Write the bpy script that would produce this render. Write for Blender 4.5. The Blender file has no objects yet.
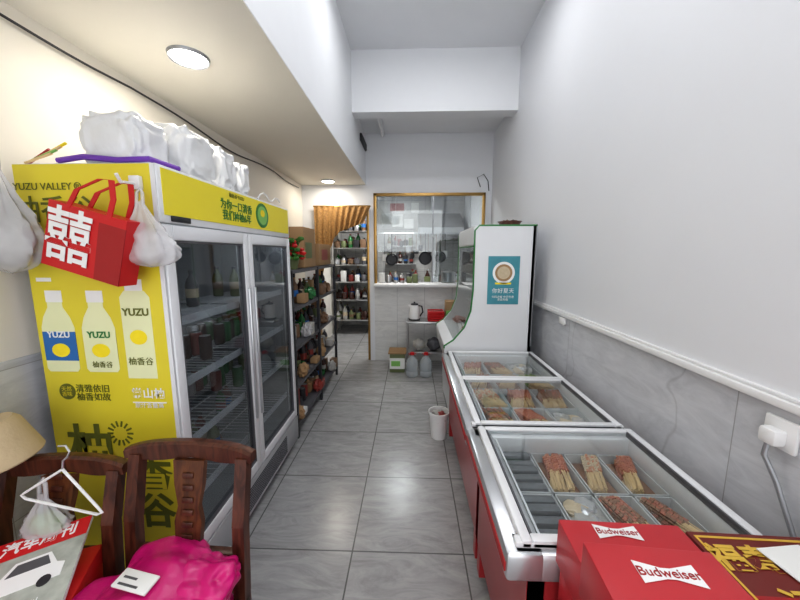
import bpy, bmesh, math, random
from mathutils import Vector, Matrix, noise
random.seed(7)
R=math.radians
# ------------------------------------------------------------ materials
def mat(name,col,rough=.5,metal=0,var=.08,scale=6,bump=0,alpha=1,emit=0,coat=0,bscale=60):
    m=bpy.data.materials.new(name); m.use_nodes=True
    nt=m.node_tree; b=nt.nodes['Principled BSDF']
    tc=nt.nodes.new('ShaderNodeTexCoord'); n=nt.nodes.new('ShaderNodeTexNoise')
    n.inputs['Scale'].default_value=scale; n.inputs['Detail'].default_value=4
    nt.links.new(tc.outputs['Object'],n.inputs['Vector'])
    mx=nt.nodes.new('ShaderNodeMix'); mx.data_type='RGBA'
    c=list(col)+[1]
    mx.inputs[6].default_value=[max(0,v*(1-var)) for v in c[:3]]+[1]
    mx.inputs[7].default_value=[min(1,v*(1+var)) for v in c[:3]]+[1]
    nt.links.new(n.outputs['Fac'],mx.inputs[0]); nt.links.new(mx.outputs[2],b.inputs['Base Color'])
    b.inputs['Roughness'].default_value=rough; b.inputs['Metallic'].default_value=metal
    b.inputs['Alpha'].default_value=alpha; b.inputs['Coat Weight'].default_value=coat
    if emit:
        b.inputs['Emission Color'].default_value=c; b.inputs['Emission Strength'].default_value=emit
    if bump:
        n2=nt.nodes.new('ShaderNodeTexNoise'); n2.inputs['Scale'].default_value=bscale; n2.inputs['Detail'].default_value=5
        nt.links.new(tc.outputs['Object'],n2.inputs['Vector'])
        bp=nt.nodes.new('ShaderNodeBump'); bp.inputs['Strength'].default_value=bump; bp.inputs['Distance'].default_value=.01
        nt.links.new(n2.outputs['Fac'],bp.inputs['Height']); nt.links.new(bp.outputs['Normal'],b.inputs['Normal'])
    return m
def glass_mat(name,tint=(1,1,1),base=.04,k=.9):
    m=bpy.data.materials.new(name); m.use_nodes=True; nt=m.node_tree
    for n in list(nt.nodes): nt.nodes.remove(n)
    o=nt.nodes.new('ShaderNodeOutputMaterial'); t=nt.nodes.new('ShaderNodeBsdfTransparent'); g=nt.nodes.new('ShaderNodeBsdfGlossy')
    t.inputs[0].default_value=list(tint)+[1]; g.inputs['Roughness'].default_value=.02
    f=nt.nodes.new('ShaderNodeLayerWeight'); f.inputs[0].default_value=.5
    pw=nt.nodes.new('ShaderNodeMath'); pw.operation='POWER'; pw.inputs[1].default_value=4.0
    mu=nt.nodes.new('ShaderNodeMath'); mu.operation='MULTIPLY_ADD'; mu.inputs[1].default_value=k; mu.inputs[2].default_value=base
    mx=nt.nodes.new('ShaderNodeMixShader')
    nt.links.new(f.outputs['Facing'],pw.inputs[0]); nt.links.new(pw.outputs[0],mu.inputs[0]); nt.links.new(mu.outputs[0],mx.inputs[0])
    nt.links.new(t.outputs[0],mx.inputs[1]); nt.links.new(g.outputs[0],mx.inputs[2]); nt.links.new(mx.outputs[0],o.inputs[0])
    return m
def tile_mat(name,c1,c2,mortar,axes='xy',off=(0,0),w=.6,h=.6,rough=.3,ms=.004,vein=(.2,.2,.2),vs=1.0,crack=0):
    m=bpy.data.materials.new(name); m.use_nodes=True; nt=m.node_tree; b=nt.nodes['Principled BSDF']; L=nt.links.new
    tc=nt.nodes.new('ShaderNodeTexCoord'); sp=nt.nodes.new('ShaderNodeSeparateXYZ'); cb=nt.nodes.new('ShaderNodeCombineXYZ')
    L(tc.outputs['Object'],sp.inputs[0])
    for i,a in enumerate(axes):
        ad=nt.nodes.new('ShaderNodeMath'); ad.operation='ADD'; ad.inputs[1].default_value=off[i]
        L(sp.outputs['xyz'.index(a)],ad.inputs[0]); L(ad.outputs[0],cb.inputs[i])
    br=nt.nodes.new('ShaderNodeTexBrick'); br.offset=0; br.squash=1
    br.inputs['Scale'].default_value=1; br.inputs['Brick Width'].default_value=w; br.inputs['Row Height'].default_value=h
    br.inputs['Mortar Size'].default_value=ms; br.inputs['Mortar Smooth'].default_value=.1; br.inputs['Bias'].default_value=0
    L(cb.outputs[0],br.inputs['Vector'])
    br.inputs['Color1'].default_value=(0,0,0,1); br.inputs['Color2'].default_value=(1,1,1,1); br.inputs['Mortar'].default_value=(.5,.5,.5,1)
    ma=nt.nodes.new('ShaderNodeMapping'); ma.inputs['Rotation'].default_value=(0,0,R(38)); ma.inputs['Scale'].default_value=(1.3,4.5,1)
    vm=nt.nodes.new('ShaderNodeVectorMath'); vm.operation='ADD'; L(cb.outputs[0],vm.inputs[0])
    sc=nt.nodes.new('ShaderNodeVectorMath'); sc.operation='SCALE'; sc.inputs['Scale'].default_value=3.7
    L(br.outputs['Color'],sc.inputs[0]); L(sc.outputs[0],vm.inputs[1]); L(vm.outputs[0],ma.inputs[0])
    n=nt.nodes.new('ShaderNodeTexNoise'); n.inputs['Scale'].default_value=2.6*vs; n.inputs['Detail'].default_value=10; n.inputs['Distortion'].default_value=1.4
    n.inputs['Roughness'].default_value=.7
    L(ma.outputs[0],n.inputs['Vector'])
    r=nt.nodes.new('ShaderNodeValToRGB'); e=r.color_ramp.elements
    e[0].position=.3; e[0].color=list(vein)+[1]; e[1].position=.68; e[1].color=list(c2)+[1]
    k=r.color_ramp.elements.new(.48); k.color=list(c1)+[1]
    L(n.outputs['Fac'],r.inputs[0]); col=r.outputs[0]
    if crack:
        n3=nt.nodes.new('ShaderNodeTexNoise'); n3.inputs['Scale'].default_value=.9; n3.inputs['Detail'].default_value=3; n3.inputs['Roughness'].default_value=.5
        L(vm.outputs[0],n3.inputs['Vector'])
        s1=nt.nodes.new('ShaderNodeMath'); s1.operation='SUBTRACT'; s1.inputs[1].default_value=.47; L(n3.outputs['Fac'],s1.inputs[0])
        s2=nt.nodes.new('ShaderNodeMath'); s2.operation='ABSOLUTE'; L(s1.outputs[0],s2.inputs[0])
        mr=nt.nodes.new('ShaderNodeMapRange'); mr.inputs['From Min'].default_value=0; mr.inputs['From Max'].default_value=.005; mr.inputs['To Min'].default_value=crack; mr.inputs['To Max'].default_value=0
        L(s2.outputs[0],mr.inputs['Value'])
        m3=nt.nodes.new('ShaderNodeMix'); m3.data_type='RGBA'; L(mr.outputs[0],m3.inputs[0]); L(col,m3.inputs[6]); m3.inputs[7].default_value=(.26,.26,.27,1); col=m3.outputs[2]
    mx=nt.nodes.new('ShaderNodeMix'); mx.data_type='RGBA'; L(br.outputs['Fac'],mx.inputs[0]); L(col,mx.inputs[6]); mx.inputs[7].default_value=list(mortar)+[1]
    L(mx.outputs[2],b.inputs['Base Color']); b.inputs['Roughness'].default_value=rough
    bp=nt.nodes.new('ShaderNodeBump'); bp.invert=True; bp.inputs['Strength'].default_value=.4; bp.inputs['Distance'].default_value=.002
    L(br.outputs['Fac'],bp.inputs['Height']); L(bp.outputs[0],b.inputs['Normal'])
    return m
def wood_mat(name,c1,c2,rough=.35):
    m=bpy.data.materials.new(name); m.use_nodes=True; nt=m.node_tree; b=nt.nodes['Principled BSDF']; L=nt.links.new
    tc=nt.nodes.new('ShaderNodeTexCoord'); ma=nt.nodes.new('ShaderNodeMapping'); ma.inputs['Scale'].default_value=(14,14,2.5)
    n=nt.nodes.new('ShaderNodeTexNoise'); n.inputs['Scale'].default_value=3; n.inputs['Detail'].default_value=8; n.inputs['Distortion'].default_value=1
    L(tc.outputs['Object'],ma.inputs[0]); L(ma.outputs[0],n.inputs['Vector'])
    r=nt.nodes.new('ShaderNodeValToRGB'); r.color_ramp.elements[0].position=.35; r.color_ramp.elements[1].position=.65
    r.color_ramp.elements[0].color=list(c1)+[1]; r.color_ramp.elements[1].color=list(c2)+[1]
    L(n.outputs['Fac'],r.inputs[0]); L(r.outputs[0],b.inputs['Base Color']); b.inputs['Roughness'].default_value=rough
    return m
WALL=mat('wall_paint_cool',(.74,.75,.775),.6,var=.03,scale=1.5,bump=.06,bscale=9)
WALLW=mat('wall_paint_warm',(.80,.765,.69),.6,var=.03,bump=.05,bscale=12)
SOFF=mat('soffit_paint',(.80,.77,.69),.6,var=.02)
CEIL=mat('ceiling_paint',(.78,.79,.81),.65,var=.02)
KWALL=tile_mat('kitchen_tile',(.42,.42,.41),(.50,.50,.49),(.22,.22,.22),'xz',w=.3,h=.3,vein=(.36,.36,.35),rough=.3,ms=.004)
FLOOR=tile_mat('floor_tile',(.34,.34,.342),(.42,.42,.42),(.14,.14,.14),'xy',(.31,.23),vein=(.26,.26,.262),rough=.23)
DADO=tile_mat('dado_marble',(.56,.57,.60),(.64,.65,.68),(.36,.36,.37),'yz',(.1,.04),w=1.2,h=.6,vein=(.47,.48,.51),rough=.28,ms=.002,crack=.35)
CTILE=tile_mat('counter_tile',(.66,.66,.65),(.74,.74,.73),(.42,.42,.42),'xz',(.2,0),w=.4,h=.6,vein=(.58,.58,.58),rough=.3,ms=.003)
WHITE=mat('white_enamel',(.72,.73,.75),.3,var=.03)
PLAST=mat('white_plastic',(.78,.78,.78),.45,var=.03)
FOAM=mat('foam_white',(.76,.77,.78),.4,var=.08,scale=14,bump=.6,bscale=20)
GREY=mat('grey_metal',(.36,.37,.39),.35,.6)
SILV=mat('silver_metal',(.62,.63,.65),.28,.8)
STEEL=mat('stainless',(.5,.5,.5),.3,.9)
DARK=mat('dark_plastic',(.03,.03,.035),.45)
DGREY=mat('dark_grey',(.10,.10,.11),.5)
YEL=mat('yellow_vinyl',(.72,.61,.045),.35,var=.06,scale=3)
YEL2=mat('yellow_header',(.80,.68,.04),.35,var=.03)
LEM=mat('lemon_yellow',(.90,.72,.02),.4,var=.1,scale=30)
CREAM=mat('cream_print',(.78,.80,.50),.4)
OLIVE=mat('olive_ink',(.14,.15,.02),.5)
GREEN=mat('green_print',(.03,.20,.05),.4)
GREENL=mat('green_light',(.22,.48,.12),.4)
WHITEP=mat('white_print',(.82,.82,.82),.4,var=.02)
RED=mat('freezer_red',(.36,.03,.035),.3,var=.15)
REDP=mat('red_paper',(.55,.015,.018),.45,var=.1)
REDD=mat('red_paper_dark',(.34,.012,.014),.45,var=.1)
REDB=mat('beer_carton_red',(.50,.03,.04),.4,var=.1)
MAROON=mat('maroon_carton',(.16,.018,.014),.4)
GOLD=mat('gold_ink',(.75,.50,.08),.35,.3)
BRASS=mat('brass_frame',(.42,.26,.09),.3,.8)
CARD=mat('cardboard',(.36,.23,.12),.8,var=.12)
PINK=mat('pink_fabric',(.56,.010,.17),.28,var=.12,scale=8,bump=1.0,bscale=8)
BEIGE=mat('beige_felt',(.52,.41,.26),.8,var=.12,bump=.3)
BLUE=mat('blue_label',(.03,.16,.45),.4)
TEAL=mat('teal_poster',(.06,.27,.33),.4,var=.25,scale=14)
ORNG=mat('curtain_gold',(.36,.20,.07),.7,var=.8,scale=40)
PURP=mat('purple_plastic',(.16,.05,.40),.4)
FLESH=mat('meat_red',(.42,.13,.07),.4,var=.4,scale=60)
FLESH2=mat('meat_brown',(.25,.12,.06),.4,var=.4,scale=60)
PALE=mat('fishball_pale',(.55,.45,.31),.5,var=.2,scale=40)
PINKM=mat('sausage_pink',(.52,.22,.12),.4,var=.2,scale=50)
VEG=mat('veg_green',(.22,.33,.10),.6,var=.4,scale=50)
STICK=mat('bamboo_stick',(.70,.52,.28),.6)
NETG=mat('grey_pack',(.12,.13,.14),.5,var=.5,scale=90)
TRAY=mat('tray_clear',(.72,.74,.75),.3,alpha=.8)
WOOD=wood_mat('red_wood',(.045,.015,.009),(.12,.04,.022))
WOODL=wood_mat('red_wood_splat',(.06,.02,.010),(.15,.055,.02))
LINER=mat('fridge_liner',(.28,.29,.31),.4)
BAG=mat('clear_bag',(.74,.74,.76),.2,alpha=.45,var=.08,bump=.7,bscale=22)
CLEARP=mat('bottle_clear',(.66,.72,.76),.12,alpha=.38)
COLA=mat('bottle_dark',(.05,.02,.015),.15)
GRNB=mat('bottle_green',(.03,.16,.05),.15)
ORAB=mat('bottle_orange',(.62,.24,.03),.3)
MUTR=mat('muted_red',(.28,.05,.04),.4)
MUTB=mat('muted_brown',(.20,.12,.07),.5)
MUTG=mat('muted_olive',(.15,.18,.08),.5)
LEAF=mat('leaf_green',(.05,.18,.03),.6,var=.4,scale=30)
PAPER=mat('paper_white',(.76,.76,.74),.6)
PAPER2=mat('paper_grey',(.42,.41,.39),.6,var=.3,scale=20)
SKIN=mat('photo_print',(.40,.42,.38),.4,var=.5,scale=25)
LAMP=mat('lamp_disc',(1,.98,.93),.5,emit=14)
COOLFILL=mat('cooler_fill_strip',(.8,.85,.9),.5,emit=1.0)  # glow added to brighten the cooler interior
TUBEFILL=mat('added_tube_fill',(.95,.98,1),.5,emit=6)  # glow of the added overhead fill tubes
GLASS=glass_mat('clear_glass',(.96,.975,.975),.045,.7)
GLASSF=glass_mat('fridge_glass',(.78,.81,.83),.06,.9)
GLASSW=glass_mat('window_glass',(.82,.85,.86),.10,.9)
CLUT=[COLA,GRNB,ORAB,WHITEP,REDP,BLUE,LEM,GREENL,PALE,SILV,MAROON,DGREY,CLEARP]
MUTE=[COLA,GRNB,PAPER,MUTR,DGREY,SILV,MAROON,PALE,STEEL,MUTB,MUTG,DARK,CLEARP,DARK,STEEL]
DARKS=[COLA,GRNB,MUTR,DGREY,SILV,MAROON,MUTB,MUTG,DARK,DGREY,CARD,COLA,DARK,PAPER2,MUTB]
LABS=[PAPER2,MUTR,MUTB,BLUE,MUTG,PALE]
# ------------------------------------------------------------ mesh builder
class MB:
    def __init__(s,name): s.name=name; s.v=[]; s.f=[]; s.m=[]; s.mats=[]
    def mi(s,m):
        if m not in s.mats: s.mats.append(m)
        return s.mats.index(m)
    def add(s,vs,fs,m,M=None):
        o=len(s.v); k=s.mi(m)
        for p in vs:
            p=Vector(p); s.v.append(M@p if M else p)
        for f in fs: s.f.append([i+o for i in f]); s.m.append(k)
    def addbm(s,bm,m,M=None):
        bm.verts.index_update(); s.add([v.co.copy() for v in bm.verts],[[v.index for v in f.verts] for f in bm.faces],m,M); bm.free()
    def box(s,lo,hi,m,bev=0,M=None,seg=2):
        lo=Vector(lo);hi=Vector(hi); c=(lo+hi)/2; d=hi-lo
        if bev<=0:
            x0,y0,z0=lo;x1,y1,z1=hi
            s.add([(x0,y0,z0),(x1,y0,z0),(x1,y1,z0),(x0,y1,z0),(x0,y0,z1),(x1,y0,z1),(x1,y1,z1),(x0,y1,z1)],
              [(0,3,2,1),(4,5,6,7),(0,1,5,4),(1,2,6,5),(2,3,7,6),(3,0,4,7)],m,M); return
        bm=bmesh.new(); bmesh.ops.create_cube(bm,size=1)
        for v in bm.verts: v.co=Vector((v.co.x*d.x,v.co.y*d.y,v.co.z*d.z))+c
        bmesh.ops.bevel(bm,geom=bm.edges[:],offset=min(bev,min(d)*.45),segments=seg,affect='EDGES',profile=.5)
        s.addbm(bm,m,M)
    def cyl(s,p0,p1,r0,r1,m,seg=14,M=None):
        s.tube([p0,p1],[r0,r1],m,seg,M)
    def tube(s,pts,r,m,seg=8,M=None):
        pts=[Vector(p) for p in pts]; n=len(pts)
        if not isinstance(r,(list,tuple)): r=[r]*n
        vs=[];fs=[]; up=None
        for i,p in enumerate(pts):
            t=(pts[min(i+1,n-1)]-pts[max(i-1,0)]); t=t.normalized() if t.length>1e-9 else Vector((0,0,1))
            if up is None:
                up=Vector((0,0,1)) if abs(t.z)<.9 else Vector((1,0,0))
            a=(up-t*up.dot(t)); a=a.normalized() if a.length>1e-6 else t.orthogonal().normalized()
            b=t.cross(a); up=a
            for k in range(seg):
                q=2*math.pi*k/seg; vs.append(p+(a*math.cos(q)+b*math.sin(q))*r[i])
        for i in range(n-1):
            for k in range(seg):
                k2=(k+1)%seg; fs.append((i*seg+k,i*seg+k2,(i+1)*seg+k2,(i+1)*seg+k))
        fs.append(tuple(range(seg-1,-1,-1))); fs.append(tuple((n-1)*seg+k for k in range(seg)))
        s.add(vs,fs,m,M)
    def lathe(s,c,prof,m,seg=18,M=None):
        vs=[];fs=[];n=len(prof); c=Vector(c)
        for r,z in prof:
            for k in range(seg):
                q=2*math.pi*k/seg; vs.append(c+Vector((max(r,.0004)*math.cos(q),max(r,.0004)*math.sin(q),z)))
        for i in range(n-1):
            for k in range(seg):
                k2=(k+1)%seg; fs.append((i*seg+k,i*seg+k2,(i+1)*seg+k2,(i+1)*seg+k))
        fs.append(tuple(range(seg-1,-1,-1))); fs.append(tuple((n-1)*seg+k for k in range(seg)))
        s.add(vs,fs,m,M)
    def prism(s,pts,axis,a,b,m,M=None):
        n=len(pts)
        def P(p,t):
            return {'y':(p[0],t,p[1]),'x':(t,p[0],p[1]),'z':(p[0],p[1],t)}[axis]
        vs=[P(p,a) for p in pts]+[P(p,b) for p in pts]
        fs=[tuple(range(n))[::-1],tuple(range(n,2*n))]
        for i in range(n):
            j=(i+1)%n; fs.append((i,j,n+j,n+i))
        s.add(vs,fs,m,M)
    def blob(s,c,size,m,amp=.15,freq=3,seed=0,sub=3,flat=None,ridge=False,M=None,sq=1.0):
        bm=bmesh.new(); bmesh.ops.create_icosphere(bm,subdivisions=sub,radius=1)
        for v in bm.verts:
            n=v.co.normalized(); q=n*freq+Vector((seed*3.1,seed*1.7,seed))
            d=noise.noise(q)
            if ridge: d=(1-abs(noise.noise(q))*2)*.6+noise.noise(q*2.3)*.4-.3
            if sq!=1.0: n=Vector([math.copysign(abs(a)**sq,a) for a in n])
            k=1+amp*d; p=Vector((n.x*size[0]*k,n.y*size[1]*k,n.z*size[2]*k))
            if flat is not None: p.z=max(p.z,-flat)
            v.co=p+Vector(c)
        s.addbm(bm,m,M)
    def done(s,loc=(0,0,0),rot=(0,0,0),parent=None,angle=35,bevel=None):
        me=bpy.data.meshes.new(s.name); me.from_pydata([tuple(v) for v in s.v],[],s.f)
        for m in s.mats: me.materials.append(m)
        me.polygons.foreach_set('material_index',s.m); me.polygons.foreach_set('use_smooth',[True]*len(s.f))
        me.update()
        bm=bmesh.new(); bm.from_mesh(me); bmesh.ops.recalc_face_normals(bm,faces=bm.faces); bm.to_mesh(me); bm.free()
        me.set_sharp_from_angle(angle=R(angle))
        ob=bpy.data.objects.new(s.name,me); bpy.context.scene.collection.objects.link(ob)
        ob.location=loc; ob.rotation_euler=rot
        if parent: ob.parent=parent
        return ob
def group(name,loc=(0,0,0),rot=(0,0,0)):
    e=bpy.data.objects.new(name,None); bpy.context.scene.collection.objects.link(e); e.location=loc; e.rotation_euler=rot
    e.empty_display_size=.1; return e
def text(s,loc,rot,size,m,parent,name='lettering',off=0.0,ext=.0006,al='CENTER',sx=1):
    c=bpy.data.curves.new(name,'FONT'); c.body=s; c.size=size; c.align_x=al; c.align_y='CENTER'; c.extrude=ext; c.offset=off
    c.materials.append(m); o=bpy.data.objects.new(name,c); bpy.context.scene.collection.objects.link(o)
    o.location=loc; o.rotation_euler=rot; o.scale=(sx,1,1)
    if parent: o.parent=parent
    return o
FY=(R(90),0,0); FX=(R(90),0,R(90))
def bottle(mb,x,y,z,r,h,m,cap=None,M=None,seg=12):
    mb.lathe((x,y,z),[(r*.9,0),(r,h*.04),(r,h*.6),(r*.8,h*.72),(r*.35,h*.85),(r*.32,h*.93)],m,seg,M)
    mb.lathe((x,y,z+h*.93),[(r*.4,0),(r*.4,h*.07)],cap or PAPER2,seg,M)
    mb.lathe((x,y,z+h*.25),[(r*1.02,0),(r*1.02,h*.25)],random.choice(LABS),seg,M)
def can(mb,x,y,z,r,h,m,M=None):
    mb.lathe((x,y,z),[(r*.8,0),(r,h*.06),(r,h*.92),(r*.85,h)],m,12,M)
    mb.lathe((x,y,z+h),[(r*.85,0),(r*.8,.002)],SILV,12,M)
def clutter(mb,x0,x1,y0,y1,z,hmax,mats=CLUT,step=.09):
    x=x0+step/2
    while x<x1-step/3:
        y=y0+step/2
        while y<y1-step/3:
            t=random.random(); m=random.choice(mats); jx=x+random.uniform(-.01,.01)
            h=hmax*random.uniform(.5,.95)
            if t<.4: bottle(mb,jx,y,z,step*.36,h,m,random.choice(mats))
            elif t<.6: can(mb,jx,y,z,step*.38,min(h,.13),m)
            elif t<.78: mb.box((jx-step*.4,y-step*.4,z),(jx+step*.4,y+step*.4,z+h*.8),m,.004)
            elif t<.93:
                mb.lathe((jx,y,z),[(step*.3,0),(step*.46,h*.12),(step*.46,h*.4),(step*.49,h*.42),(step*.1,h*.5),(step*.08,h*.58)],m,14)
            y+=step
        x+=step
# ------------------------------------------------------------ room
XL,XR,YB,YF=-1.55,1.12,4.79,-1.6
m=MB('floor'); m.box((XL-.1,-2.4,-.08),(XR+.1,7.3,0),FLOOR); m.done()
m=MB('wall_left'); m.box((XL-.1,YF,0),(XL,7.3,3.8),WALLW); m.box((XL,YF,0),(XL+.008,YB,1.19),DADO); m.done()
m=MB('wall_right'); m.box((XR,YF,0),(XR+.1,7.3,3.8),WALL); m.box((XR-.008,YF,0),(XR,YB,1.145),DADO); m.done()
m=MB('trim_right'); m.box((XR-.030,YF,1.145),(XR,YB,1.172),PLAST,.004); m.box((XR-.016,YF,1.174),(XR,YB,1.182),PLAST); m.done()
m=MB('ceiling'); m.box((XL-.1,YF,3.70),(XR+.1,3.8,3.8),CEIL); m.box((XL,3.9,3.22),(XR,YB,3.30),CEIL)
m.box((XL,YB+.1,2.85),(XR,7.3,2.95),CEIL); m.done()
m=MB('soffit_left'); m.box((XL,YF,2.55),(-.64,YB,3.70),CEIL); m.box((XL,YF,2.546),(-.642,YB,2.55),SOFF); m.done()
m=MB('beam'); m.box((-.64,3.76,3.09),(XR,3.94,3.70),CEIL); m.done()
for a in [((XL,YB,0),(-1.38,YB+.1,3.7)),((-1.38,YB,2.27),(-.60,YB+.1,3.7)),((-.60,YB,0),(-.53,YB+.1,3.7)),
          ((-.53,YB,2.43),(1.03,YB+.1,3.7)),((1.03,YB,0),(XR,YB+.1,3.7))]:
    m=MB('wall_back'); m.box(*a,WALL); m.done()
m=MB('wall_back'); m.box((-.53,YB,0),(1.03,YB+.1,1.12),CTILE); m.done()
m=MB('wall_front')
m.box((XL,YF-.1,3.0),(XR,YF,3.8),WALL); m.box((XL,YF-.1,0),(XL+.1,YF,3.0),WALL); m.box((XR-.1,YF-.1,0),(XR,YF,3.0),WALL); m.done()
m=MB('wall_kitchen'); m.box((XL,7.2,0),(XR,7.3,2.95),KWALL); m.done()
m=MB('window_1')
x0,x1,z0,z1=-.53,1.03,1.12,2.43; y0,y1=YB-.03,YB+.02
m.box((x0,y0,1.166),(x0+.04,y1,z1),BRASS,.005); m.box((x1-.04,y0,1.166),(x1,y1,z1),BRASS,.005); m.box((x0,y0,z1-.04),(x1,y1,z1),BRASS,.005)
m.box((.30,YB-.01,1.18),(.318,YB+.02,z1-.04),GREY,.003)
m.box((-.49,YB+.002,1.62),(.30,YB+.006,z1-.04),GLASSW)
m.box((.318,YB+.002,1.18),(.99,YB+.008,z1-.04),GLASSW); m.done()
m=MB('serving_counter'); m.box((-.529,YB-.16,1.121),(1.029,YB+.25,1.165),PLAST,.01); m.done()
m=MB('door_1'); m.box((-.635,YB+.005,0),(-.602,YB+.1,2.265),BRASS,.004); m.box((-1.378,YB+.005,0),(-1.345,YB+.1,2.265),BRASS,.004)
m.box((-1.378,YB+.005,2.235),(-.602,YB+.1,2.268),BRASS,.004); m.done()
m=MB('curtain')
nx,nz=70,14; vs=[];fs=[]
for i in range(nx+1):
    t=i/nx; x=-1.37+.80*t
    L=.22+.85*math.exp(-(t/.28)**2)+.10*math.sin(t*math.pi)
    for j in range(nz+1):
        s_=j/nz; xx=x+(-.12*s_*(t-.1)*(1-math.exp(-(t/.3)))) ; yy=YB-.06+.022*math.sin(t*58+s_*1.5)*(0.4+s_)
        vs.append((xx,yy,2.25-L*s_))
for i in range(nx):
    for j in range(nz):
        a=i*(nz+1)+j; fs.append((a,a+1,a+nz+2,a+nz+1))
m.add(vs,fs,ORNG); m.tube([(-1.38,YB-.05,2.25),(-.57,YB-.05,2.25)],.012,BRASS); m.done(angle=80)
for i,(x,y) in enumerate([(-1.085,1.72),(-1.10,4.50)]):
    m=MB('ceiling_downlight'); m.lathe((x,y,2.530),[(.076,.012),(.088,.0),(.092,.016),(.08,.016)],GREY,32)
    m.lathe((x,y,2.532),[(.001,0),(.075,0),(.075,.010)],LAMP,32); m.done()
    l=bpy.data.lights.new('downlight_lamp','AREA'); l.shape='DISK'; l.size=.15; l.energy=6 if i==0 else 5; l.color=(1,.92,.79)
    o=bpy.data.objects.new('downlight_lamp',l); o.location=(x,y,2.52); bpy.context.scene.collection.objects.link(o)
for y in (-.5,1.1,2.6):  # unseen tubes added above the view as fill light for the room
    m=MB('unseen_fill_tube'); m.box((-.35,y-.06,3.655),(.75,y+.06,3.70),WHITE,.01); m.cyl((-.32,y,3.635),(.72,y,3.635),.016,.016,TUBEFILL); m.done()
    l=bpy.data.lights.new('added_tube_fill','AREA'); l.shape='RECTANGLE'; l.size=1.1; l.size_y=.08; l.energy=10; l.color=(.98,.985,1)
    o=bpy.data.objects.new('added_tube_fill',l); o.location=(.2,y,3.61); bpy.context.scene.collection.objects.link(o)
m=MB('wall_tube_light'); m.box((-.42,4.0,3.16),(-.36,4.7,3.22),WHITE,.008); m.cyl((-.39,4.02,3.145),(-.39,4.68,3.145),.013,.013,PLAST); m.done()
m=MB('air_vent'); m.box((-.64,4.3,2.98),(-.615,4.75,3.07),DARK,.006)
for k in range(4): m.box((-.617,4.32,2.995+k*.018),(-.608,4.73,3.0+k*.018),DGREY)
m.done()
l=bpy.data.lights.new('kitchen_lamp','AREA'); l.size=.5; l.energy=32; o=bpy.data.objects.new('kitchen_lamp',l); o.location=(-.25,5.7,2.78); bpy.context.scene.collection.objects.link(o)
m=MB('kitchen_ceiling_lamp'); m.box((-.5,5.55,2.81),(0,5.85,2.85),LAMP,.01); m.done()
m=MB('wall_cable'); pts=[]
for i in range(40):
    t=i/39; y=.2+4.4*t; pts.append((XL+.02,y,2.50-.035*abs(math.sin(t*7+.5))-.012*math.sin(t*23)))
m.tube(pts,.006,DARK,6); m.done()
m=MB('loose_wire'); m.tube([(.95,YB-.04,2.5),(.90,YB-.06,2.62),(.98,YB-.08,2.66),(1.05,YB-.04,2.58),(1.07,YB-.03,2.45)],.006,DARK,6); m.done()
# ------------------------------------------------------------ fridge
FXf,FXb,FY0,FY1,FZ=-.94,-1.49,1.24,2.56,1.93
g=group('beverage_refrigerator')
m=MB('cabinet')
m.box((FXb,FY0,.07),(-.99,FY0+.04,FZ),WHITE,.004); m.box((FXb,FY1-.04,.07),(-.99,FY1,FZ),WHITE,.004)
m.box((FXb,FY0+.04,.07),(FXb+.03,FY1-.04,FZ),LINER); m.box((FXb,FY0,FZ-.22),(-.99,FY1,FZ),WHITE,.004)
m.box((FXb+.03,FY0+.04,.07),(-.99,FY1-.04,.28),LINER)
m.box((FXb+.031,FY0+.041,.28),(-.995,FY0+.045,1.71),LINER); m.box((FXb+.031,FY1-.045,.28),(-.995,FY1-.041,1.71),LINER)
m.box((-.99,FY0,1.715),(FXf,FY1,FZ),WHITE,.006)
m.box((FXf-.001,FY0+.02,1.745),(FXf+.003,FY1-.02,1.918),YEL2)
m.box((-.995,FY0,.07),(FXf+.004,FY1,.262),SILV,.006)
for k in range(9):
    z=.10+k*.015; m.box((FXf+.003,1.62,z),(FXf+.007,2.30,z+.007),DGREY)
for y in (FY0+.08,FY1-.08):
    for x in (FXb+.07,-1.02): m.cyl((x,y,0),(x,y,.07),.025,.02,DARK)
for d0,d1,h in ((FY0+.006,1.897,1),(1.903,FY1-.006,0)):
    xa,xb=-.985,-.938; w=.05; z0,z1=.27,1.71
    m.box((xa,d0,z0),(xb,d0+w,z1),WHITE,.006); m.box((xa,d1-w,z0),(xb,d1,z1),WHITE,.006)
    m.box((xa,d0+w,z0),(xb,d1-w,z0+.06),WHITE,.006); m.box((xa,d0+w,z1-.06),(xb,d1-w,z1),WHITE,.006)
    m.box((xa+.01,d0+w,z0+.06),(xb-.006,d0+w+.010,z1-.06),DGREY); m.box((xa+.01,d1-w-.010,z0+.06),(xb-.006,d1-w,z1-.06),DGREY)
    m.box((xa+.01,d0+w,z1-.070),(xb-.006,d1-w,z1-.06),DGREY); m.box((xa+.01,d0+w,z0+.06),(xb-.006,d1-w,z0+.070),DGREY)
    m.box((-.958,d0+w+.008,z0+.068),(-.954,d1-w-.008,z1-.068),GLASSF)
    hy=d1-.030 if h else d0+.030
    m.box((xb-.002,hy-.010,.60),(xb+.014,hy+.010,1.40),SILV,.006)
m.box((-.939,1.29,1.722),(-.930,1.40,1.745),DARK,.003)
for z in (.46,.74,1.02,1.30):
    for sy in (1.285,1.925):
        for k in range(15): m.tube([(-1.44,sy+.02+k*.04,z),(-1.01,sy+.02+k*.04,z)],.0028,WHITE,4)
        for x in (-1.44,-1.22,-1.01): m.tube([(x,sy,z-.004),(x,sy+.59,z-.004)],.004,WHITE,5)
        m.box((-1.012,sy,z-.015),(-1.004,sy+.59,z+.022),WHITE)
m.box((-1.03,FY0+.05,1.685),(-1.01,FY1-.05,1.70),COOLFILL)  # added glowing strip, lifts the dark interior
m.done(parent=g)
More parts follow.
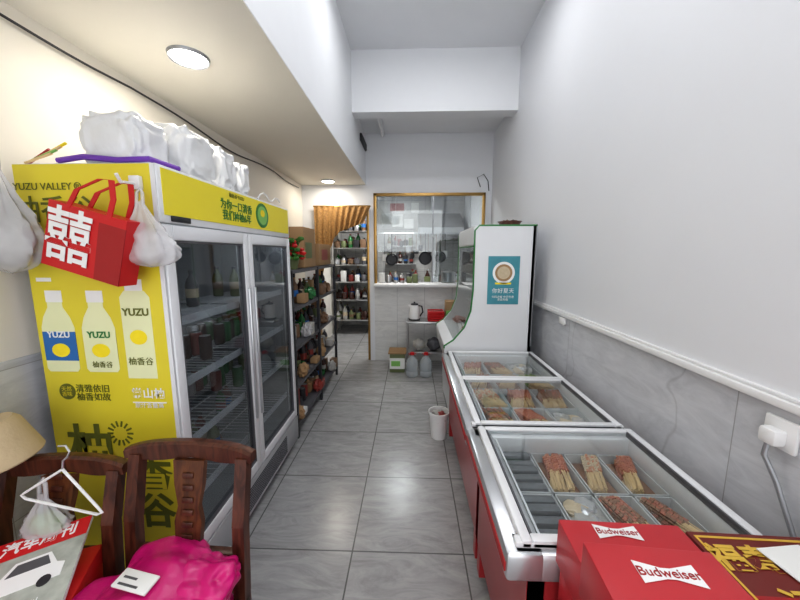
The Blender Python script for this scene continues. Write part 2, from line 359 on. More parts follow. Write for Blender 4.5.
l=bpy.data.lights.new('added_cooler_fill','AREA'); l.shape='RECTANGLE'; l.size=.04; l.size_y=1.2; l.energy=1.0; l.color=(.95,.98,1)  # added fill light for the cooler stock
o=bpy.data.objects.new('added_cooler_fill',l); o.location=(-1.03,1.9,1.68); o.rotation_euler=(0,R(-20),0); o.parent=g; bpy.context.scene.collection.objects.link(o)
m=MB('drink_stock')
for zi,z in enumerate((.285,.465,.745,1.025,1.305)):
    y=1.34
    while y<2.5:
        c=random.choice([MUTG,GRNB,MUTR,COLA,DGREY,MAROON,COLA,GRNB,MUTG,MUTB,SILV])
        p={0:.2,1:.45,2:.65,3:.8,4:.35}[zi]
        if random.random()<p and not (zi==4 and y<1.7) and not (zi==1 and y<1.5):
            for x in random.choice([(-1.22,-1.34),(-1.24,-1.35),(-1.12,-1.24,-1.36),(-1.34,)]):
                if zi in (2,3): can(m,x,y,z,.032,.13,c)
                else: bottle(m,x,y,z,.032,.20,c,DGREY)
        y+=.075
m.done(parent=g)
m=MB('side_vinyl'); yv=FY0-.003
m.box((FXb+.004,yv,.09),(-.955,FY0+.0005,FZ-.004),YEL)
m.box((-.962,yv-.001,.09),(-.945,FY0,FZ-.004),WHITE)
def shape(pts,mm,d=.001): m.prism(pts,'y',yv-d,yv,mm)
def botl(cx,z0,w,h,body,lab,neck=.45):
    hw=w/2
    p=[(cx-hw*.85,z0),(cx-hw,z0+h*.04),(cx-hw,z0+h*.55),(cx-hw*.8,z0+h*.68),(cx-hw*neck,z0+h*.80),(cx-hw*neck,z0+h*.86),
       (cx+hw*neck,z0+h*.86),(cx+hw*neck,z0+h*.80),(cx+hw*.8,z0+h*.68),(cx+hw,z0+h*.55),(cx+hw,z0+h*.04),(cx+hw*.85,z0)]
    shape(p,body); shape([(cx-hw*neck*1.1,z0+h*.86),(cx-hw*neck*1.1,z0+h),(cx+hw*neck*1.1,z0+h),(cx+hw*neck*1.1,z0+h*.86)],WHITEP,.0015)
    shape([(cx-hw,z0+h*.14),(cx-hw,z0+h*.50),(cx+hw,z0+h*.50),(cx+hw,z0+h*.14)],lab,.0015)
    shape([(cx+hw*.55*math.cos(a/20*6.283),z0+h*.27+hw*.42*math.sin(a/20*6.283)) for a in range(20)],LEM,.002)
botl(-1.40,1.125,.135,.33,CREAM,BLUE); botl(-1.235,1.125,.135,.33,CREAM,CREAM)
shape([(-1.135,1.10),(-1.135,1.43),(-1.115,1.455),(-1.035,1.455),(-1.015,1.43),(-1.015,1.10)],CREAM)
shape([(-1.11,1.455),(-1.11,1.50),(-1.04,1.50),(-1.04,1.455)],WHITEP)
shape([(-1.075+.035*math.cos(a/20*6.283),1.27+.03*math.sin(a/20*6.283)) for a in range(20)],LEM,.0015)
shape([(-1.40+.034*math.cos(a/24*6.283),1.04+.034*math.sin(a/24*6.283)) for a in range(24)],OLIVE)
shape([(-1.46,1.56),(-1.46,1.60),(-1.25,1.60),(-1.25,1.56)],OLIVE)
shape([(-1.46,1.49),(-1.46,1.505),(-1.40,1.505),(-1.40,1.49)],WHITEP)
shape([(-1.13,.995),(-1.13,1.0),(-.99,1.0),(-.99,.995)],WHITEP)
for a in range(14):
    q=a/14*6.283; c=Vector((-1.20,.86)); d=Vector((math.cos(q),math.sin(q))); n_=Vector((-d.y,d.x))*.004
    p=[c+d*.03-n_,c+d*.055-n_,c+d*.055+n_,c+d*.03+n_]; shape([tuple(v) for v in p],OLIVE)
m.done(parent=g)
yt=yv-.003
text('YUZU VALLEY ®',(-1.36,yt,1.845),FY,.036,OLIVE,g)
text('柚香谷',(-1.345,yt,1.755),FY,.105,OLIVE,g,off=.001)
text('YUZU',(-1.40,yt,1.278),FY,.035,WHITEP,g,off=.001); text('YUZU',(-1.235,yt,1.278),FY,.035,GREEN,g,off=.001)
text('YUZU',(-1.075,yt,1.37),FY,.040,OLIVE,g,off=.001); text('柚香谷',(-1.075,yt,1.17),FY,.034,OLIVE,g)
text('柚香谷',(-1.235,yt,1.155),FY,.028,OLIVE,g)
text('清雅依旧\n柚香如故',(-1.29,yt,1.035),FY,.036,OLIVE,g); text('天然\n香味',(-1.40,yt,1.04),FY,.022,YEL,g)
text('常山柚',(-1.06,yt,1.035),FY,.046,WHITEP,g,off=.001); text('原汁含量高',(-1.06,yt,.985),FY,.024,WHITEP,g)
text('柚',(-1.33,yt,.79),FY,.20,OLIVE,g,off=.004); text('香',(-1.08,yt,.68),FY,.17,OLIVE,g,off=.004); text('谷',(-1.08,yt,.50),FY,.17,OLIVE,g,off=.004)
xt=FXf+.005
text('为你一口清香\n我们种柚6年',(xt,1.80,1.815),FX,.054,GREEN,g,off=.0006); text('柚香谷·YUZU',(xt,1.80,1.895),FX,.026,OLIVE,g)
m=MB('header_logo')
m.prism([(2.10+.085*math.cos(a/28*6.283),1.832+.075*math.sin(a/28*6.283)) for a in range(28)],'x',FXf+.002,FXf+.005,GREEN)
m.prism([(2.10+.066*math.cos(a/28*6.283),1.832+.057*math.sin(a/28*6.283)) for a in range(28)],'x',FXf+.002,FXf+.006,GREENL)
m.prism([(2.10+.03*math.cos(a/20*6.283),1.845+.022*math.sin(a/20*6.283)) for a in range(20)],'x',FXf+.002,FXf+.007,LEM)
m.done(parent=g)
for i,(a,b,zz,s0) in enumerate([((-1.28,1.28),(-1.03,1.47),.205,1),((-1.28,1.48),(-.98,1.73),.235,2),((-1.27,1.75),(-.98,1.91),.225,3),((-1.26,1.93),(-.98,2.08),.20,4)]):
    m=MB('foam_package'); c=((a[0]+b[0])/2,(a[1]+b[1])/2,FZ+.002+zz*.47)
    m.blob(c,((b[0]-a[0])/2,(b[1]-a[1])/2,zz*.53),FOAM,.14,4.0,s0*1.3,5,flat=zz*.47,sq=.5)
    m.done(angle=70)
m=MB('purple_ribbon'); m.tube([(-1.33,1.262,1.945),(-1.22,1.252,1.955),(-1.1,1.262,1.945),(-.985,1.27,1.95),(-.965,1.40,1.945)],.011,PURP,8); m.done()
m=MB('bamboo_sticks')
for k in range(4): m.tube([(-1.47+.02*k,1.27,1.94+.006*k),(-1.35+.02*k,1.26,1.97+.012*k)],.005,random.choice([LEM,GREENL,STICK]),6)
m.tube([(-1.47,1.28,1.94),(-1.36,1.262,1.985)],.005,REDD,6); m.done()
m=MB('white_cord'); pts=[(-.97,2.12+.045*i,1.940+.05*abs(math.sin(i*.7))) for i in range(9)]; m.tube(pts,.005,PLAST,6); m.done()
# red gift bag
g=group('gift_bag',(-1.125,1.15,1.635),(R(0),R(15),R(-6)))
m=MB('bag_body'); w,h,d=.16,.115,.035
m.prism([(-w,-h),(w*.95,-h),(w,h),(-w*.9,h)],'y',-d,d,REDP)
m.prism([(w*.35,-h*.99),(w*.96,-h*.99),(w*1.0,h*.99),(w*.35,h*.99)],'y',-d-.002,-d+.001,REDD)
m.prism([(-w*.9,h-.03),(w,h-.03),(w,h),(-w*.9,h)],'y',-d-.003,-d+.001,REDP)
m.done(parent=g)
text('囍',(-.055,-d-.004,-.005),FY,.20,WHITEP,g,off=.003,sx=.95)
m=MB('bag_handles')
for dy in (-.037,.03):
    P=[(-.07,dy,.10),(-.04,dy*.7,.17),(.045,dy*.4,.225),(.085,dy*.4,.23),(.10,dy*.7,.17),(.09,dy,.10)]
    for a,b in zip(P,P[1:]):
        m.prism([(a[0]-.009,a[2]),(a[0]+.011,a[2]+.004),(b[0]+.011,b[2]+.004),(b[0]-.009,b[2])],'y',dy-.002,dy+.002,REDP)
m.done(parent=g)
m=MB('wall_hook'); m.box((-1.03,1.215,1.83),(-.99,1.236,1.88),PLAST,.004); m.tube([(-1.01,1.22,1.85),(-1.01,1.16,1.845),(-1.01,1.145,1.87)],.006,PLAST,6); m.done()
def plastic_bag(name,c,wx,wy,h,seed,mm=BAG,inner=None,lean=0):
    m=MB(name); nz,sg=26,44; vs=[];fs=[]
    for i in range(nz+1):
        t=i/nz
        if t<.30: r=.10+.35*(t/.30)**1.3
        elif t<.75: r=.45+.55*math.sin((t-.30)/.45*math.pi/2)
        else: r=math.sqrt(max(0,1-((t-.75)/.25)**2))*1.0
        for k in range(sg):
            q=2*math.pi*k/sg
            pl=1+.16*(1-t)*math.sin(q*9+seed)+.26*noise.noise(Vector((math.cos(q)*2,math.sin(q)*2,t*3+seed)))+.16*noise.noise(Vector((math.cos(q)*6,math.sin(q)*6,t*9+seed)))
            vs.append((c[0]+lean*t+wx*r*pl*math.cos(q),c[1]+wy*r*pl*math.sin(q),c[2]-h*t+.01*noise.noise(Vector((q,t*5,seed)))))
    for i in range(nz):
        for k in range(sg):
            k2=(k+1)%sg; fs.append((i*sg+k,i*sg+k2,(i+1)*sg+k2,(i+1)*sg+k))
    m.add(vs,fs,mm)
    m.tube([(c[0]-.012,c[1],c[2]-.02),(c[0]-.010,c[1]+.005,c[2]+.03),(c[0],c[1]+.01,c[2]+.045),(c[0]+.010,c[1]+.005,c[2]+.03),(c[0]+.012,c[1],c[2]-.02)],.006,mm,6)
    if inner: m.blob((c[0]+lean*.7,c[1],c[2]-h*.68),(wx*.75,wy*.7,h*.25),inner,.3,3,seed,3)
    return m.done(angle=80)
plastic_bag('plastic_bag',(-.955,1.165,1.78),.108,.045,.23,3,lean=.02,inner=BAG)
plastic_bag('plastic_bag',(-1.42,1.13,1.90),.12,.06,.37,5,inner=PAPER2)
# ------------------------------------------------------------ storage rack
gr=group('storage_rack'); m=MB('frame'); ry0,ry1,rx0,rx1=2.66,4.18,-1.50,-.98
for x in (rx0,rx1):
    for y in (ry0,(ry0+ry1)/2,ry1): m.box((x-.014,y-.014,0),(x+.014,y+.014,1.458),DARK)
RZ=(.12,.46,.80,1.14,1.46)
for z in RZ:
    m.box((rx0,ry0,z-.012),(rx1,ry1,z),DGREY,.003); m.box((rx1-.004,ry0,z-.030),(rx1+.006,ry1,z),DGREY)
m.done(parent=gr)
m=MB('grocery_goods')
for z,hm in zip(RZ[:4],(.28,.28,.30,.27)):
    clutter(m,-1.25,-.99,ry0+.03,ry1-.03,z+.001,hm,DARKS,step=.1)
for k in range(9):
    y=ry0+.1+k*.155; z=RZ[k%4]; m.blob((-1.0,y,z+.062),(.05,.06,.065),random.choice([PAPER2,MUTR,MUTB,CARD,GRNB,BAG]),.5,3,k,3,flat=.055)
for k in range(9):
    y=ry0+.12+k*.16; zz=RZ[(k*3)%4]; m.box((-1.04,y,zz+.005),(-.965,y+.12,zz+.06+.03*(k%3)),random.choice([PAPER2,MUTR,CARD,PAPER,PAPER2,MUTB]),.006)
m.done(parent=gr)
m=MB('cardboard_box'); m.box((-1.38,3.05,1.464),(-.99,3.42,1.84),CARD,.004)
m.box((-.992,3.10,1.55),(-.988,3.30,1.70),MUTG); m.box((-1.38,3.225,1.84),(-.99,3.245,1.842),STICK); m.done()
m=MB('cardboard_box'); m.box((-1.36,3.6,1.464),(-1.0,4.1,1.70),CARD,.004); m.box((-1.0,3.7,1.52),(-.997,3.95,1.64),MUTR); m.done()
m=MB('flower_pot'); m.lathe((-1.03,2.82,1.463),[(.05,0),(.07,.09),(.075,.09),(.06,.08)],MUTG)
for k in range(60):
    a=random.random()*6.28; r=random.random()**.6*.11; z=1.54+random.random()*.19
    x=-1.03+r*math.cos(a); y=2.82+r*math.sin(a)
    m.tube([(-1.03,2.82,1.53),(x,y,z)],.003,LEAF,4)
    m.blob((x,y,z),(.026,.026,.018),REDP if k%3 else LEAF,.6,5,k,2)
m.done()
# ------------------------------------------------------------ kitchen
gk=group('kitchen_shelving'); m=MB('frame')
for x in (-1.5,-.70):
    for y in (6.35,6.8): m.box((x-.015,y-.015,0),(x+.015,y+.015,2.1),STEEL)
KZ=(.3,.70,1.05,1.38,1.70,2.02)
for z in KZ: m.box((-1.52,6.33,z-.02),(-.68,6.82,z),STEEL,.003)
m.done(parent=gk)
m=MB('kitchen_supplies')
for z in KZ: clutter(m,-1.5,-.72,6.36,6.75,z+.001,.31,DARKS+[STEEL,PAPER,STEEL],.13)
m.done(parent=gk)
m=MB('kitchen_worktop'); m.box((-.6,6.4,0),(1.1,7.19,.85),STEEL,.01); m.box((-.6,6.38,.85),(1.1,7.19,.89),STEEL,.006)
m.done()
m=MB('wall_shelf'); m.box((-.55,6.9,1.72),(.10,7.19,1.75),STEEL,.004); m.box((-.55,6.9,1.36),(.1,7.19,1.38),STEEL,.004); m.done()
m=MB('kitchen_condiments'); clutter(m,-.5,.08,6.92,7.15,1.751,.30,MUTE,step=.11); clutter(m,-.5,.08,6.92,7.15,1.381,.30,MUTE,step=.11)
clutter(m,-.5,1.0,6.45,6.85,.891,.45,MUTE,.15); m.done()
m=MB('range_hood'); m.prism([(6.4,1.95),(7.19,1.95),(7.19,2.4),(6.95,2.4),(6.4,2.08)],'x',.14,1.0,STEEL); m.box((.4,6.95,2.40),(.66,7.19,2.85),STEEL); m.done()
m=MB('wall_notices')
for (x,z,w,h,c) in [(-.40,2.15,.22,.26,PAPER),(-.15,2.12,.2,.2,PAPER),(.0,2.45,.16,.2,PAPER),(-.45,2.48,.3,.16,MUTR)]:
    m.box((x,7.19,z),(x+w,7.199,z+h),c)
m.done()
m=MB('counter_condiments'); clutter(m,-.48,.20,YB+.03,YB+.24,1.166,.20,MUTE+[GRNB,MUTR],.10)
m.done()
m=MB('stock_pot'); m.lathe((.55,YB+.13,1.166),[(.10,0),(.11,.01),(.11,.15),(.115,.155),(.02,.18),(.018,.20)],STEEL,24); m.tube([(.42,YB+.13,1.27),(.68,YB+.13,1.27)],.008,DARK,6); m.done()
m=MB('hanging_utensils')
m.tube([(-.5,5.2,1.90),(.9,5.2,1.90)],.008,STEEL,6)
for k in range(18):
    x=-.47+k*.062+random.uniform(-.01,.01); L=random.uniform(.14,.36); z=1.90-L
    if x>.22 and k%2: continue
    m.tube([(x,5.2,1.90),(x,5.2,z)],.006,random.choice([STEEL,DARK,MUTB]),5); c=random.choice([STEEL,DARK,PAPER,DARK,DGREY,DARK])
    if k%3==0: m.lathe((x,5.2,z-.07),[(.001,0),(.035,.01),(.052,.06),(.053,.062)],c,14)
    elif k%3==1: m.box((x-.035,5.19,z-.10),(x+.035,5.20,z),c,.008)
    else: m.blob((x,5.2,z),(.035,.012,.05),c,.1,2,k,2)
for (x,z,r) in [(.22,1.52,.10),(.45,1.54,.085),(-.30,1.50,.09)]:
    M=Matrix.Translation((x,5.17,z))@Matrix.Rotation(R(90),4,'X')
    m.lathe((0,0,0),[(.001,0),(r*.8,0),(r,.03),(r*1.02,.03),(r*.82,.005)],DARK,24,M); m.tube([(x,5.16,z+r),(x,5.18,1.90)],.009,DARK,6)
for x in (-.5,.9): m.tube([(x,5.2,1.90),(x,5.2,2.85)],.006,STEEL,5)
m.done()
m=MB('price_notice')
for (x,z,w,h,c) in [(-.42,1.98,.12,.18,PAPER),(-.27,2.0,.10,.12,PAPER)]: m.box((x,YB+.022,z),(x+w,YB+.026,z+h),c)
m.tube([(-.36,YB+.024,2.16),(-.36,YB+.024,2.41)],.002,PAPER,4); m.tube([(-.22,YB+.024,2.12),(-.22,YB+.024,2.41)],.002,PAPER,4); m.done()
# ------------------------------------------------------------ side table & things
m=MB('side_table'); tx0,tx1,ty0,ty1=-.06,.62,4.32,4.62
m.box((tx0,ty0,.66),(tx1,ty1,.69),STEEL,.005); m.box((tx0+.02,ty0+.02,.25),(tx1-.02,ty1-.02,.265),STEEL,.003)
for x in (tx0+.02,tx1-.02):
    for y in (ty0+.02,ty1-.02): m.cyl((x,y,0),(x,y,.66),.014,.014,STEEL)
m.done()
m=MB('storage_bags')
for k,(x,s,c) in enumerate([(.12,.08,PAPER2),(.32,.09,DGREY),(.50,.08,MUTR)]): m.blob((x,4.47,.268+s*.9),(s,.09,s),c,.35,2.5,k,3,flat=s*.9)
m.done(angle=80)
m=MB('electric_kettle'); c=(.05,4.46,.69)
m.lathe(c,[(.075,0),(.08,.01),(.08,.02)],DARK,24); m.lathe((c[0],c[1],.71),[(.07,0),(.075,.02),(.062,.15),(.052,.19)],WHITEP,24)
m.lathe((c[0],c[1],.90),[(.053,0),(.045,.018),(.012,.022),(.014,.04),(.0,.045)],DARK,20)
m.tube([(c[0]+.05,c[1],.89),(c[0]+.10,c[1],.88),(c[0]+.115,c[1],.80),(c[0]+.072,c[1],.74)],.010,DARK,8)
m.prism([(c[0]-.05,.86),(c[0]-.09,.90),(c[0]-.048,.90)],'y',c[1]-.014,c[1]+.014,WHITEP); m.done()
m=MB('plastic_basket')
bx0,bx1,by0,by1,bz=.24,.44,4.36,4.56,.691
m.box((bx0+.01,by0+.01,bz),(bx1-.01,by1-.01,bz+.006),REDP)
for k in range(5):
    z=bz+.01+k*.028
    for a,b in (((bx0,by0),(bx1,by0)),((bx1,by0),(bx1,by1)),((bx1,by1),(bx0,by1)),((bx0,by1),(bx0,by0))): m.tube([(*a,z),(*b,z)],.011,REDP,6)
for x in (bx0,bx1):
    for y in (by0,by1): m.tube([(x,y,bz),(x,y,bz+.125)],.008,REDP,6)
m.done()
m=MB('cardboard_box'); m.box((.47,4.36,.691),(.60,4.56,.96),CARD,.003); m.box((.47,4.355,.78),(.60,4.36,.84),GREENL); m.done()
m=MB('snack_carton'); m.box((-.28,4.28,0),(-.08,4.52,.26),MUTG,.003); m.box((-.282,4.277,.05),(-.078,4.281,.20),PAPER); m.box((-.26,4.272,.09),(-.14,4.278,.16),GREENL); m.box((-.30,4.26,.26),(-.06,4.54,.275),CARD); m.done()
for x in (.02,.20):
    m=MB('water_jug'); m.lathe((x,4.16,0),[(.07,0),(.082,.015),(.082,.07),(.077,.08),(.082,.09),(.082,.18),(.066,.23),(.022,.275),(.022,.29)],CLEARP,20)
    m.lathe((x,4.16,.29),[(.028,0),(.028,.028),(.02,.03)],REDP,16)
    m.tube([(x-.022,4.16,.28),(x-.05,4.16,.30),(x,4.16,.33),(x+.05,4.16,.30),(x+.022,4.16,.28)],.004,REDP,6); m.done()
m=MB('trash_bucket'); m.lathe((.25,2.72,0),[(.065,0),(.085,.22),(.093,.225),(.093,.24),(.084,.24),(.065,.02),(.001,.02)],PLAST,24); m.blob((.25,2.72,.18),(.068,.068,.05),PAPER2,.6,4,2,3); m.blob((.27,2.70,.215),(.04,.04,.03),MUTR,.6,4,2,2); m.done()
# ------------------------------------------------------------ display cabinet (upright)
g=group('display_cooler')
prof=[(.37,.07),(.35,.62),(.29,.70),(.285,.82),(.36,.87),(.45,.98),(.50,1.12),(.515,1.30),(.515,1.78),(.55,1.82),(1.01,1.82),(1.01,.07)]
cy0,cy1=2.73,3.62
m=MB('cabinet'); m.prism(prof,'y',cy0,cy0+.03,WHITE); m.prism(prof,'y',cy1-.03,cy1,WHITE)
m.box((.98,cy0,.07),(1.01,cy1,1.82),WHITE); m.box((.515,cy0+.03,1.66),(1.0,cy1-.03,1.82),WHITE,.005)
m.prism([(.37,.07),(.35,.62),(.29,.70),(.285,.82),(.36,.87),(1.0,.87),(1.0,.07)],'y',cy0+.03,cy1-.03,WHITE)
m.box((.38,cy0+.02,0),(1.0,cy1-.02,.07),DARK)
m.box((.509,cy0+.03,1.67),(.516,cy1-.03,1.80),WHITE)
for z in (1.1,1.38): m.box((.60,cy0+.03,z),(.98,cy1-.03,z+.015),WHITE)
gp=[(.36,.87),(.45,.98),(.50,1.12),(.515,1.30),(.515,1.66)]
for a,b in zip(gp,gp[1:]): m.prism([a,b,(b[0]+.004,b[1]),(a[0]+.004,a[1])],'y',cy0+.03,cy1-.03,GLASS)
m.done(parent=g)
m=MB('edge_strip'); pp=[(.285,.80)]+[(.285,.82),(.36,.87),(.45,.98),(.50,1.12),(.515,1.30),(.515,1.78),(.55,1.82),(1.01,1.82)]
m.tube([(x,cy0+.002,z) for x,z in pp],.007,GREEN,8); m.tube([(x,cy1-.002,z) for x,z in pp],.007,GREEN,8); m.tube([(1.005,cy0,1.82),(1.005,cy0,.82)],.005,GREY,6)
m.tube([(.52,cy0+.05,1.655),(.52,cy1-.05,1.655)],.008,GREEN,6)
m.done(parent=g)
m=MB('food_stock'); clutter(m,.66,.96,cy0+.06,cy1-.06,1.395,.2,[MUTR,GRNB,PAPER,ORAB,PALE],.11); clutter(m,.66,.96,cy0+.06,cy1-.06,1.116,.2,[MUTR,GRNB,PAPER,ORAB,PALE],.11)
for k in range(14): m.blob((random.uniform(.5,.9),random.uniform(2.85,3.5),.90),(.07,.07,.035),random.choice([VEG,PALE,FLESH,PINKM]),.4,3,k,2)
m.done(parent=g)
g=group('wall_poster',(0,cy0-.004,0)); m=MB('sheet')
m.box((.63,0,1.18),(.885,.0035,1.575),TEAL)
def pol(cx,cz,r,mm,d,rz=None):
    m.prism([(cx+r*math.cos(a/28*6.283),cz+(rz or r)*math.sin(a/28*6.283)) for a in range(28)],'y',-d,0,mm)
pol(.757,1.44,.09,WHITEP,.001); pol(.757,1.44,.07,CARD,.0015); pol(.757,1.44,.052,PALE,.002); m.box((.69,-.001,1.345),(.82,0,1.36),LEM)
m.done(parent=g)
text('你好夏天',(.757,-.003,1.29),FY,.045,WHITEP,g); text('扫码点餐 会员优惠\n欢迎光临',(.757,-.003,1.23),FY,.022,WHITEP,g)
m=MB('wicker_basket')
m.lathe((.86,2.98,1.822),[(.07,0),(.10,.05),(.105,.05),(.09,.04)],WOOD,20)
for k in range(7): m.blob((.86+.05*math.cos(k),2.98+.05*math.sin(k),1.862),(.026,.026,.022),random.choice([MUTB,DARK,WOODL]),.3,2,k,2)
m.done()
# ------------------------------------------------------------ chest freezers
def skewers(mb,x0,x1,y0,y1,z,mt,n,ang=0):
    W=x1-x0
    for i in range(n):
        a=ang+random.uniform(-.07,.07); d=Vector((math.sin(a),math.cos(a),random.uniform(-.02,.02)))
        L=(y1-y0)*.48; off=abs(d.x)*L
        x=x0+off*.75+.008+(W-1.5*off-.016)*((i*0.618)%1); c=Vector((x,(y0+y1)/2,z+.009*(i*5//n)+.004*random.random()))
        xe=max(abs(d.x)*L,1e-4); L=min(L,L*min(1,(min(c.x-x0,x1-c.x))/xe))
        mb.tube([c-d*L,c+d*L],.0024,STICK,4)
        s=-L*random.uniform(-.05,.12)
        while s<L*.90:
            p=c+d*s; mb.tube([p,p+d*.013],[.0055+random.random()*.003,.0065],random.choice(mt),5); s+=.0155
def heap(mb,x0,x1,y0,y1,z,mt,n,s,kind='ball'):
    for i in range(n):
        p=(random.uniform(x0+s,x1-s),random.uniform(y0+s,y1-s),z+random.uniform(0,.03))
        mb.blob(p,(s,s,s*.9),random.choice(mt),.15,3,i,2)
def freezer(y0,y1,lids,rows,zt=.80):
    g=group('chest_freezer')
    m=MB('body'); xb,xf,xr=1.03,.33,.265
    m.prism([(xf+.04,.06),(xf,.20),(xf,zt-.09),(xf+.05,zt-.09),(xf+.05,.06)],'y',y0+.02,y1-.02,RED)
    m.box((xb-.06,y0+.02,.06),(xb-.02,y1-.02,zt-.09),RED); m.box((xf+.002,y0+.02,.06),(xb-.02,y0+.07,zt-.09),RED); m.box((xf+.002,y1-.07,.06),(xb-.02,y1-.02,zt-.09),RED)
    m.box((xf+.05,y0+.07,.06),(xb-.06,y1-.07,.50),WHITE)
    m.box((xf+.05,y0+.03,0),(xb-.05,y1-.03,.06),DARK)
    m.box((xf+.048,y0+.068,.5),(xf+.055,y1-.068,zt-.02),WHITE); m.box((xb-.065,y0+.068,.5),(xb-.058,y1-.068,zt-.02),WHITE)
    m.box((xf+.05,y0+.068,.5),(xb-.06,y0+.075,zt-.02),WHITE); m.box((xf+.05,y1-.075,.5),(xb-.06,y1-.068,zt-.02),WHITE)
    w=.06
    m.box((xr,y0,zt-.10),(xr+w+.05,y1,zt-.012),SILV,.012); m.box((xb-w-.01,y0,zt-.10),(xb,y1,zt-.012),WHITE,.012)
    m.box((xr+.02,y0,zt-.10),(xb-.01,y0+.08,zt-.012),SILV,.012); m.box((xr+.02,y1-.08,zt-.10),(xb-.01,y1,zt-.012),WHITE,.012)
    m.box((xr-.004,y0+.01,zt-.075),(xr+.002,y1-.01,zt-.045),REDD,.002)
    m.box((xr+.03,y0+.02,zt-.012),(xb-.02,y0+.05,zt+.006),WHITE,.004)
    n=lids; L=(y1-y0-.04)/n
    for i in range(n):
        a=y0+.02+i*L; b=a+L-.004; za,zb=zt-.012,zt+.012; lx0,lx1=xr+.045,xb-.03; f=.030
        m.box((lx0,a,za),(lx0+f,b,zb),WHITE,.005); m.box((lx1-f,a,za),(lx1,b,zb),WHITE,.005)
        m.box((lx0+f,a,za),(lx1-f,a+f,zb),WHITE,.005); m.box((lx0+f,b-f,za),(lx1-f,b,zb),WHITE,.005)
        m.box((lx0+f,a+f,zt+.001),(lx1-f,b-f,zt+.005),GLASS)
        m.box((lx0+f+.002,a+f,za),(lx0+f+.008,b-f,zb-.002),DGREY); m.box((lx1-f-.008,a+f,za),(lx1-f-.002,b-f,zb-.002),DGREY)
    m.done(parent=g)
    m=MB('frozen_food'); ix0,ix1,iy0,iy1=xf+.058,xb-.068,y0+.078,y1-.078; u=.085
    m.box((ix0,iy0,.501),(ix1,iy1,.575+u),DGREY)
    nr=len(rows); dy=(iy1-iy0)/nr
    for r,row in enumerate(rows):
        nc=len(row); dx=(ix1-ix0)/nc
        for c,k in enumerate(row):
            a0,a1,b0,b1=ix0+c*dx+.004,ix0+(c+1)*dx-.004,iy0+r*dy+.004,iy0+(r+1)*dy-.004
            t=.004; h=.055; z=.576+u
            m.box((a0,b0,z),(a1,b1,z+.004),TRAY)
            for q in (((a0,b0,z+.004),(a0+t,b1,z+h)),((a1-t,b0,z+.004),(a1,b1,z+h)),((a0,b0,z+.004),(a1,b0+t,z+h)),((a0,b1-t,z+.004),(a1,b1,z+h))): m.box(*q,TRAY)
            a0+=.006;a1-=.006;b0+=.006;b1-=.006; z+=.006
            if k in 'rbpv':
                mt={'r':[FLESH,PINKM,FLESH],'b':[FLESH2,FLESH,FLESH2],'p':[PALE,PINKM,PALE],'v':[VEG,PALE,VEG]}[k]
                m.box((a0,b0,z),(a1,b1,z+.012),FLESH2,.006); skewers(m,a0,a1,b0,b1,z+.018,mt,56,random.choice([-.4,-.25,.2,.35]))
            elif k=='f': m.box((a0,b0,z),(a1,b1,z+.03),PALE,.008); heap(m,a0,a1,b0,b1,z+.035,[PALE,PAPER,STICK],50,.018)
            elif k=='n':
                for j in range(5): m.box((a0,b0+(b1-b0)*j/5,z),(a1,b0+(b1-b0)*(j+.85)/5,z+.05+random.random()*.02),NETG,.012)
            elif k=='w':
                for j in range(10): m.blob((random.uniform(a0+.04,a1-.04),random.uniform(b0+.04,b1-.04),z+.03),(.045,.045,.024),random.choice([PAPER2,BAG,PALE,SILV]),.5,3,j,2)
    m.done(parent=g)
freezer(.80,1.46,1,['nwbb','nrpr'],.80)
freezer(1.47,2.69,2,['brw','prb','bpv','rbw'],.785)
# ------------------------------------------------------------ cartons bottom right
def carton(name,lo,hi,mm,tilt=0):
    g=group(name,((lo[0]+hi[0])/2,(lo[1]+hi[1])/2,lo[2]),(0,0,R(tilt))); m=MB('carton_body')
    w,d,h=(hi[0]-lo[0])/2,(hi[1]-lo[1])/2,hi[2]-lo[2]
    m.box((-w,-d,0),(w,d,h),mm,.004); m.box((-w-.0008,-.004,h*.0+.01),(w+.0008,.004,h+.0008),REDD)
    m.done(parent=g); return g,w,d,h
def bow(g,cx,cy,z,s):
    m=MB('bow_emblem'); p=[(-1,-.42),(-1,.42),(-.15,.2),(.15,.2),(1,.42),(1,-.42),(.15,-.2),(-.15,-.2)]
    m.prism([(cx+a*s,cy+b*s) for a,b in p],'z',z,z+.001,WHITEP); m.done(parent=g)
for k in range(3): carton('beer_carton',(.40,.45,.26*k),(.69,.785,.26*k+.258),REDB,0)
g,w,d,h=carton('beer_carton',(.385,.42,.781),(.685,.79,.905),REDB,-2)
bow(g,-.02,d-.035,h+.001,.052); text('Budweiser',(-.02,d-.035,h+.0025),(0,0,0),.024,REDD,g)
g,w,d,h=carton('beer_carton',(.335,.30,.908),(.570,.59,1.03),REDB,-4)
bow(g,.005,d-.058,h+.001,.052); text('Budweiser',(.005,d-.058,h+.0025),(0,0,0),.025,REDD,g)
carton('gift_carton',(.72,.45,0),(1.05,.785,.42),MAROON); carton('gift_carton',(.72,.45,.422),(1.05,.785,.70),MAROON)
g,w,d,h=carton('gift_carton',(.715,.45,.702),(1.045,.79,.88),MAROON,-2)
text('福寿',(-.085,.09,h+.002),(0,0,0),.075,GOLD,g,off=.002); text('酒',(-.04,-.04,h+.002),(0,0,0),.12,GOLD,g)
m=MB('carton_border')
m.box((-w+.01,d-.02,h),(w-.01,d-.014,h+.001),GOLD); m.box((-w+.01,-d+.02,h),(-w+.016,d-.02,h+.001),GOLD); m.done(parent=g)
m=MB('paper_sheet'); m.prism([(-.05,-.06),(.06,-.07),(.07,.05),(-.045,.06)],'z',0,.002,PAPER); m.done(loc=(.90,.69,.884),rot=(R(2),0,R(12)))
